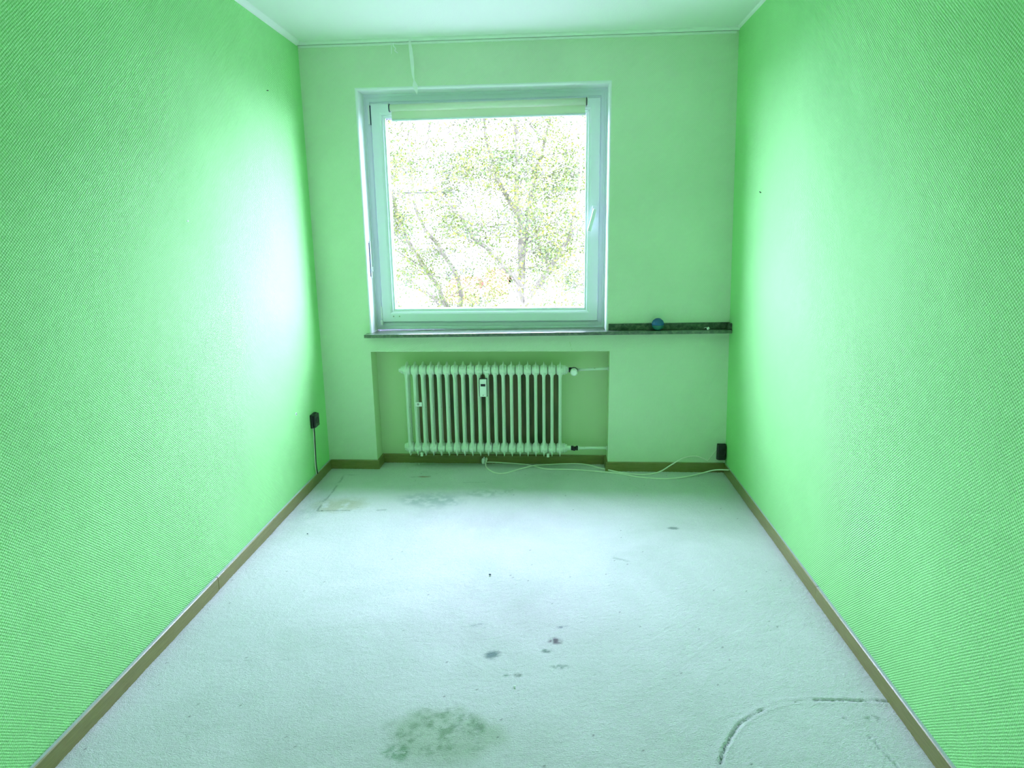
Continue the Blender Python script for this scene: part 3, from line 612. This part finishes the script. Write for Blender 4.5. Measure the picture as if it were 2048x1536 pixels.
# ------------------------------------------------------------------ outside: courtyard, trees, block of flats, awning
GZ = -6.0
st(MB().box(-60, 60, -60, 90, GZ-.3, GZ).out('ground', M['lawn']))
def tree(name, base, limbs, label, nl, seed, rad0=.13, spread=1.0):
    R_ = random.Random(seed); e = empty(name, base, label, 'tree', 'trees in the courtyard')
    tr_ = MB(); br_ = MB(); tips = []
    def grow(p, d, L, r, lvl):
        n = 5; pts = [p]; rr = [r]
        for i in range(n):
            d = (d+Vector((R_.uniform(-1, 1), R_.uniform(-1, 1), R_.uniform(-.6, .9)))*.22).normalized(); p = p+d*(L/n); pts.append(p); rr.append(r*(1-.6*(i+1)/n))
        (br_).tube(pts, rr, 4 if lvl else 5, False)
        for i, q in enumerate(pts[1:]):
            tips.append(q)
            if lvl < 3:
                for _ in range(2 if lvl < 1 else 1+(R_.random() < .6)):
                    a = Vector((R_.uniform(-1, 1), R_.uniform(-1, 1), R_.uniform(-.5, .8))).normalized()
                    grow(q, (d*.55+a*.8).normalized(), L*R_.uniform(.38, .62), rr[i+1]*.6, lvl+1)
    for pts, r0, r1 in limbs:
        P = spline(pts, 5); n = len(P)
        P = [q+Vector((R_.uniform(-.02, .02), R_.uniform(-.05, .05), 0)) for q in P]
        tr_.tube(P, [r0+(r1-r0)*i/(n-1) for i in range(n)], 8)
        for i in range(2, n, 2):
            if P[i].z < -1.4: continue
            a = Vector((R_.choice((-1, 1))*R_.uniform(.4, 1), R_.uniform(-.9, .9), R_.uniform(-.1, .9))).normalized()
            grow(P[i], a, R_.uniform(.7, 1.35)*spread, max(.011, (r0+(r1-r0)*i/(n-1))*.30), 1)
    keep(tr_.out('trunk', M['bark']), e); b = keep(br_.out('branches', M['bark']), e); b['kind'] = 'stuff'
    # leaves: each a folded, bent quad
    T = np.array([tuple(t) for t in tips]); k = rng.integers(0, len(T), nl); c = T[k]+rng.normal(0, .14, (nl, 3))
    a = rng.normal(size=(nl, 3)); a /= np.linalg.norm(a, axis=1)[:, None]; b2 = np.cross(a, rng.normal(size=(nl, 3))); b2 /= np.linalg.norm(b2, axis=1)[:, None]; nn = np.cross(a, b2)
    L = rng.uniform(.015, .027, (nl, 1)); Wd = L*.62
    v = np.stack([c-a*L, c+b2*Wd+nn*Wd*.3, c+a*L-nn*L*.25, c-b2*Wd+nn*Wd*.3], 1).reshape(-1, 3)
    i0 = np.arange(nl)*4; f = np.concatenate([np.stack([i0, i0+1, i0+2], 1), np.stack([i0, i0+2, i0+3], 1)])
    me = bpy.data.meshes.new('leaves'); me.vertices.add(len(v)); me.vertices.foreach_set('co', v.ravel()); me.loops.add(f.size); me.loops.foreach_set('vertex_index', f.ravel())
    me.polygons.add(len(f)); me.polygons.foreach_set('loop_start', np.arange(0, f.size, 3)); me.update(calc_edges=True); me.materials.append(M['leaf'])
    o = bpy.data.objects.new('leaves', me); COL.objects.link(o); keep(o, e); o['kind'] = 'stuff'; return e
tree('birch_tree', (.95, 7.1, GZ), [
    ([(.95, 7.1, GZ), (.93, 7.1, -3), (.90, 7.1, 0), (.93, 7.0, 1.0), (.92, 7.0, 1.6), (.86, 7.0, 2.1), (.88, 6.9, 2.8), (.84, 6.8, 3.6), (.8, 6.8, 5)], .085, .014),
    ([(.93, 7.0, .9), (1.02, 7.2, 1.5), (1.08, 7.3, 2.0), (1.28, 7.3, 2.8), (1.42, 7.3, 3.3), (1.6, 7.3, 4.6)], .042, .012),
    ([(.92, 7.0, .6), (.6, 6.8, 1.0), (.2, 6.7, 1.4), (-.02, 6.7, 1.75), (-.34, 6.7, 2.1), (-.50, 6.7, 2.5), (-.48, 6.7, 2.9), (-.3, 6.7, 3.5), (-.2, 6.7, 4.5)], .042, .012),
    ([(.93, 7.1, .2), (1.4, 6.9, .9), (1.75, 6.8, 1.5), (1.9, 6.8, 2.6), (2.1, 6.8, 4)], .05, .016),
    ([(.9, 7.1, 1.7), (.55, 7.4, 2.3), (.35, 7.5, 3.0), (.2, 7.5, 4.2)], .045, .016)],
    'birch with a straight trunk in fresh leaf, right of centre beyond the window', 30000, 3)
tree('leaning_tree', (.2, 8.2, GZ), [
    ([(.2, 8.2, GZ), (.1, 8.1, -3), (-.2, 8.0, -.6), (-.62, 7.9, .5), (-.98, 7.9, 1.1), (-1.3, 7.9, 1.9), (-1.5, 7.9, 3), (-1.6, 7.9, 5)], .07, .014),
    ([(-.3, 8.0, -.3), (-.2, 7.8, .5), (-.5, 7.7, 1.2), (-.9, 7.7, 1.8), (-1.0, 7.7, 3), (-.9, 7.7, 4.6)], .05, .016),
    ([(-.5, 8.0, .2), (-1.2, 8.3, .6), (-1.8, 8.5, 1.3), (-2.2, 8.5, 2.6)], .045, .015)],
    'tree with limbs leaning left, behind the lower left of the window', 22000, 5)
tree('young_tree', (2.4, 10.5, GZ), [
    ([(2.4, 10.5, GZ), (2.3, 10.5, -3), (2.2, 10.5, -1), (2.35, 10.5, .6), (2.3, 10.5, 2.2), (2.4, 10.4, 4.6)], .10, .02),
    ([(2.2, 10.5, -.8), (1.6, 10.6, .3), (1.1, 10.8, 1.4), (.9, 10.8, 3)], .05, .016),
    ([(2.25, 10.5, -.3), (2.9, 10.4, .9), (3.2, 10.4, 2.4)], .05, .016)],
    'slimmer tree at the right edge of the window view, farther off', 16000, 8, spread=1.3)
# block of flats
bd = empty('apartment_block', (0, 32, GZ), 'white block of flats with balcony bands across the courtyard', 'building')
def bpt(mb, n, m): return keep(mb.out(n, m), bd)
bpt(MB().box(-22, 22, 32, 40, GZ, 7.2), 'wall', M['facade']); bpt(MB().box(-22.4, 22.4, 31.6, 40.4, 7.2, 7.45), 'roof', M['roof'])
wi = None
for fl_ in range(4):
    z = GZ+.4+fl_*3.0
    for k in range(13):
        x = -19.5+k*3.2; wd_ = 1.7 if k % 3 else 2.4
        fr = keep(MB().ring(x-wd_/2, x+wd_/2, z+.7, z+2.3, [(0, 31.93), (0, 32.02), (.09, 32.02), (.09, 31.93)]).out('window', M['facade']), bd)
        pn = MB().box(x-wd_/2+.08, x+wd_/2-.08, 31.985, 32.01, z+.78, z+2.22).out('glass', M['fglass']); pn.parent = fr; pn.matrix_parent_inverse = Matrix.Identity(4)
        pn.matrix_world = Matrix.Identity(4)
    for k in range(4):
        x0 = -20.8+k*10.6
        b = bpt(MB().box(x0, x0+6.6, 30.7, 32, z+.15, z+.33), 'balcony', M['fslab'])
        for zz in (.55, .85, 1.15, 1.38):
            r_ = MB().box(x0, x0+6.6, 30.70, 30.74, z+zz-.02, z+zz+.03).out('rail', M['fslab']); r_.parent = b; r_.matrix_parent_inverse = bd.matrix_world.inverted() @ Matrix.Identity(4)
            r_.matrix_parent_inverse = b.matrix_parent_inverse.inverted() if False else Matrix.Identity(4)
# orange awnings in the courtyard
def awning(x0, x1, y, z0, z1, label):
    e = empty('awning', ((x0+x1)/2, y, GZ), label, 'awning', 'market awnings in the courtyard')
    xm = (x0+x1)/2; n = 10
    for (xa, xb) in ((x0, xm), (xm, x1)):
        pass
    v = [(x0, y-1.2, z0), (x1, y-1.2, z0), (x1, y+1.2, z0), (x0, y+1.2, z0), (xm-.5, y, z1), (xm+.5, y, z1)]
    keep(mesh('canopy', v+[(a, b, c-.05) for a, b, c in v], [(0, 1, 5, 4), (1, 2, 5), (2, 3, 4, 5), (3, 0, 4), (6, 7, 11, 10), (7, 8, 11), (8, 9, 10, 11), (9, 6, 10), (0, 1, 7, 6), (1, 2, 8, 7), (2, 3, 9, 8), (3, 0, 6, 9)], M['orange']), e)
    keep(MB().box(x0, x1, y-1.22, y-1.18, z0-.62, z0).out('side_panel', M['yellow']), e)
    for px in (x0+.05, x1-.05):
        for py in (y-1.15, y+1.15): keep(MB().tube([(px, py, GZ), (px, py, z0)], .04, 8).out('post', M['metal']), e)
awning(-2.95, -1.45, 24, -.72, -.30, 'orange awning with yellow front, left one behind the branches')
awning(-1.30, -.30, 24, -.55, .00, 'orange awning with yellow front, right one with the taller peak')
def bush(x, y, s_, seed, label):
    e = empty('bush', (x, y, GZ), label, 'bush', 'bushes in the courtyard'); n = 5000
    d = rng.normal(size=(n, 3)); d /= np.linalg.norm(d, axis=1)[:, None]; c = d*(rng.random((n, 1))**.25)*np.array([s_*1.2, s_, s_*1.1])+np.array([x, y, GZ+s_])
    a = rng.normal(size=(n, 3)); a /= np.linalg.norm(a, axis=1)[:, None]; b2 = np.cross(a, d); b2 /= np.linalg.norm(b2, axis=1)[:, None]
    L = .07; v = np.stack([c-a*L, c+b2*L*.6, c+a*L, c-b2*L*.6], 1).reshape(-1, 3); i0 = np.arange(n)*4
    o = mesh('leaves', v.tolist(), np.stack([i0, i0+1, i0+2, i0+3], 1).tolist(), M['leaf']); keep(o, e); o['kind'] = 'stuff'
    keep(MB().tube([(x, y, GZ), (x+.1, y, GZ+s_), (x, y+.1, GZ+1.6*s_)], [.07, .05, .01], 6).out('stem', M['bark']), e)
for i, (x, y, s_, l) in enumerate([(-7.0, 26, 2.3, 'broad round bush left of the orange awnings'), (1.7, 27.5, 2.1, 'round bush just right of the orange awnings'), (6.8, 24, 2.4, 'broad bush near the right edge of the courtyard view')]): bush(x, y, s_, i, l)
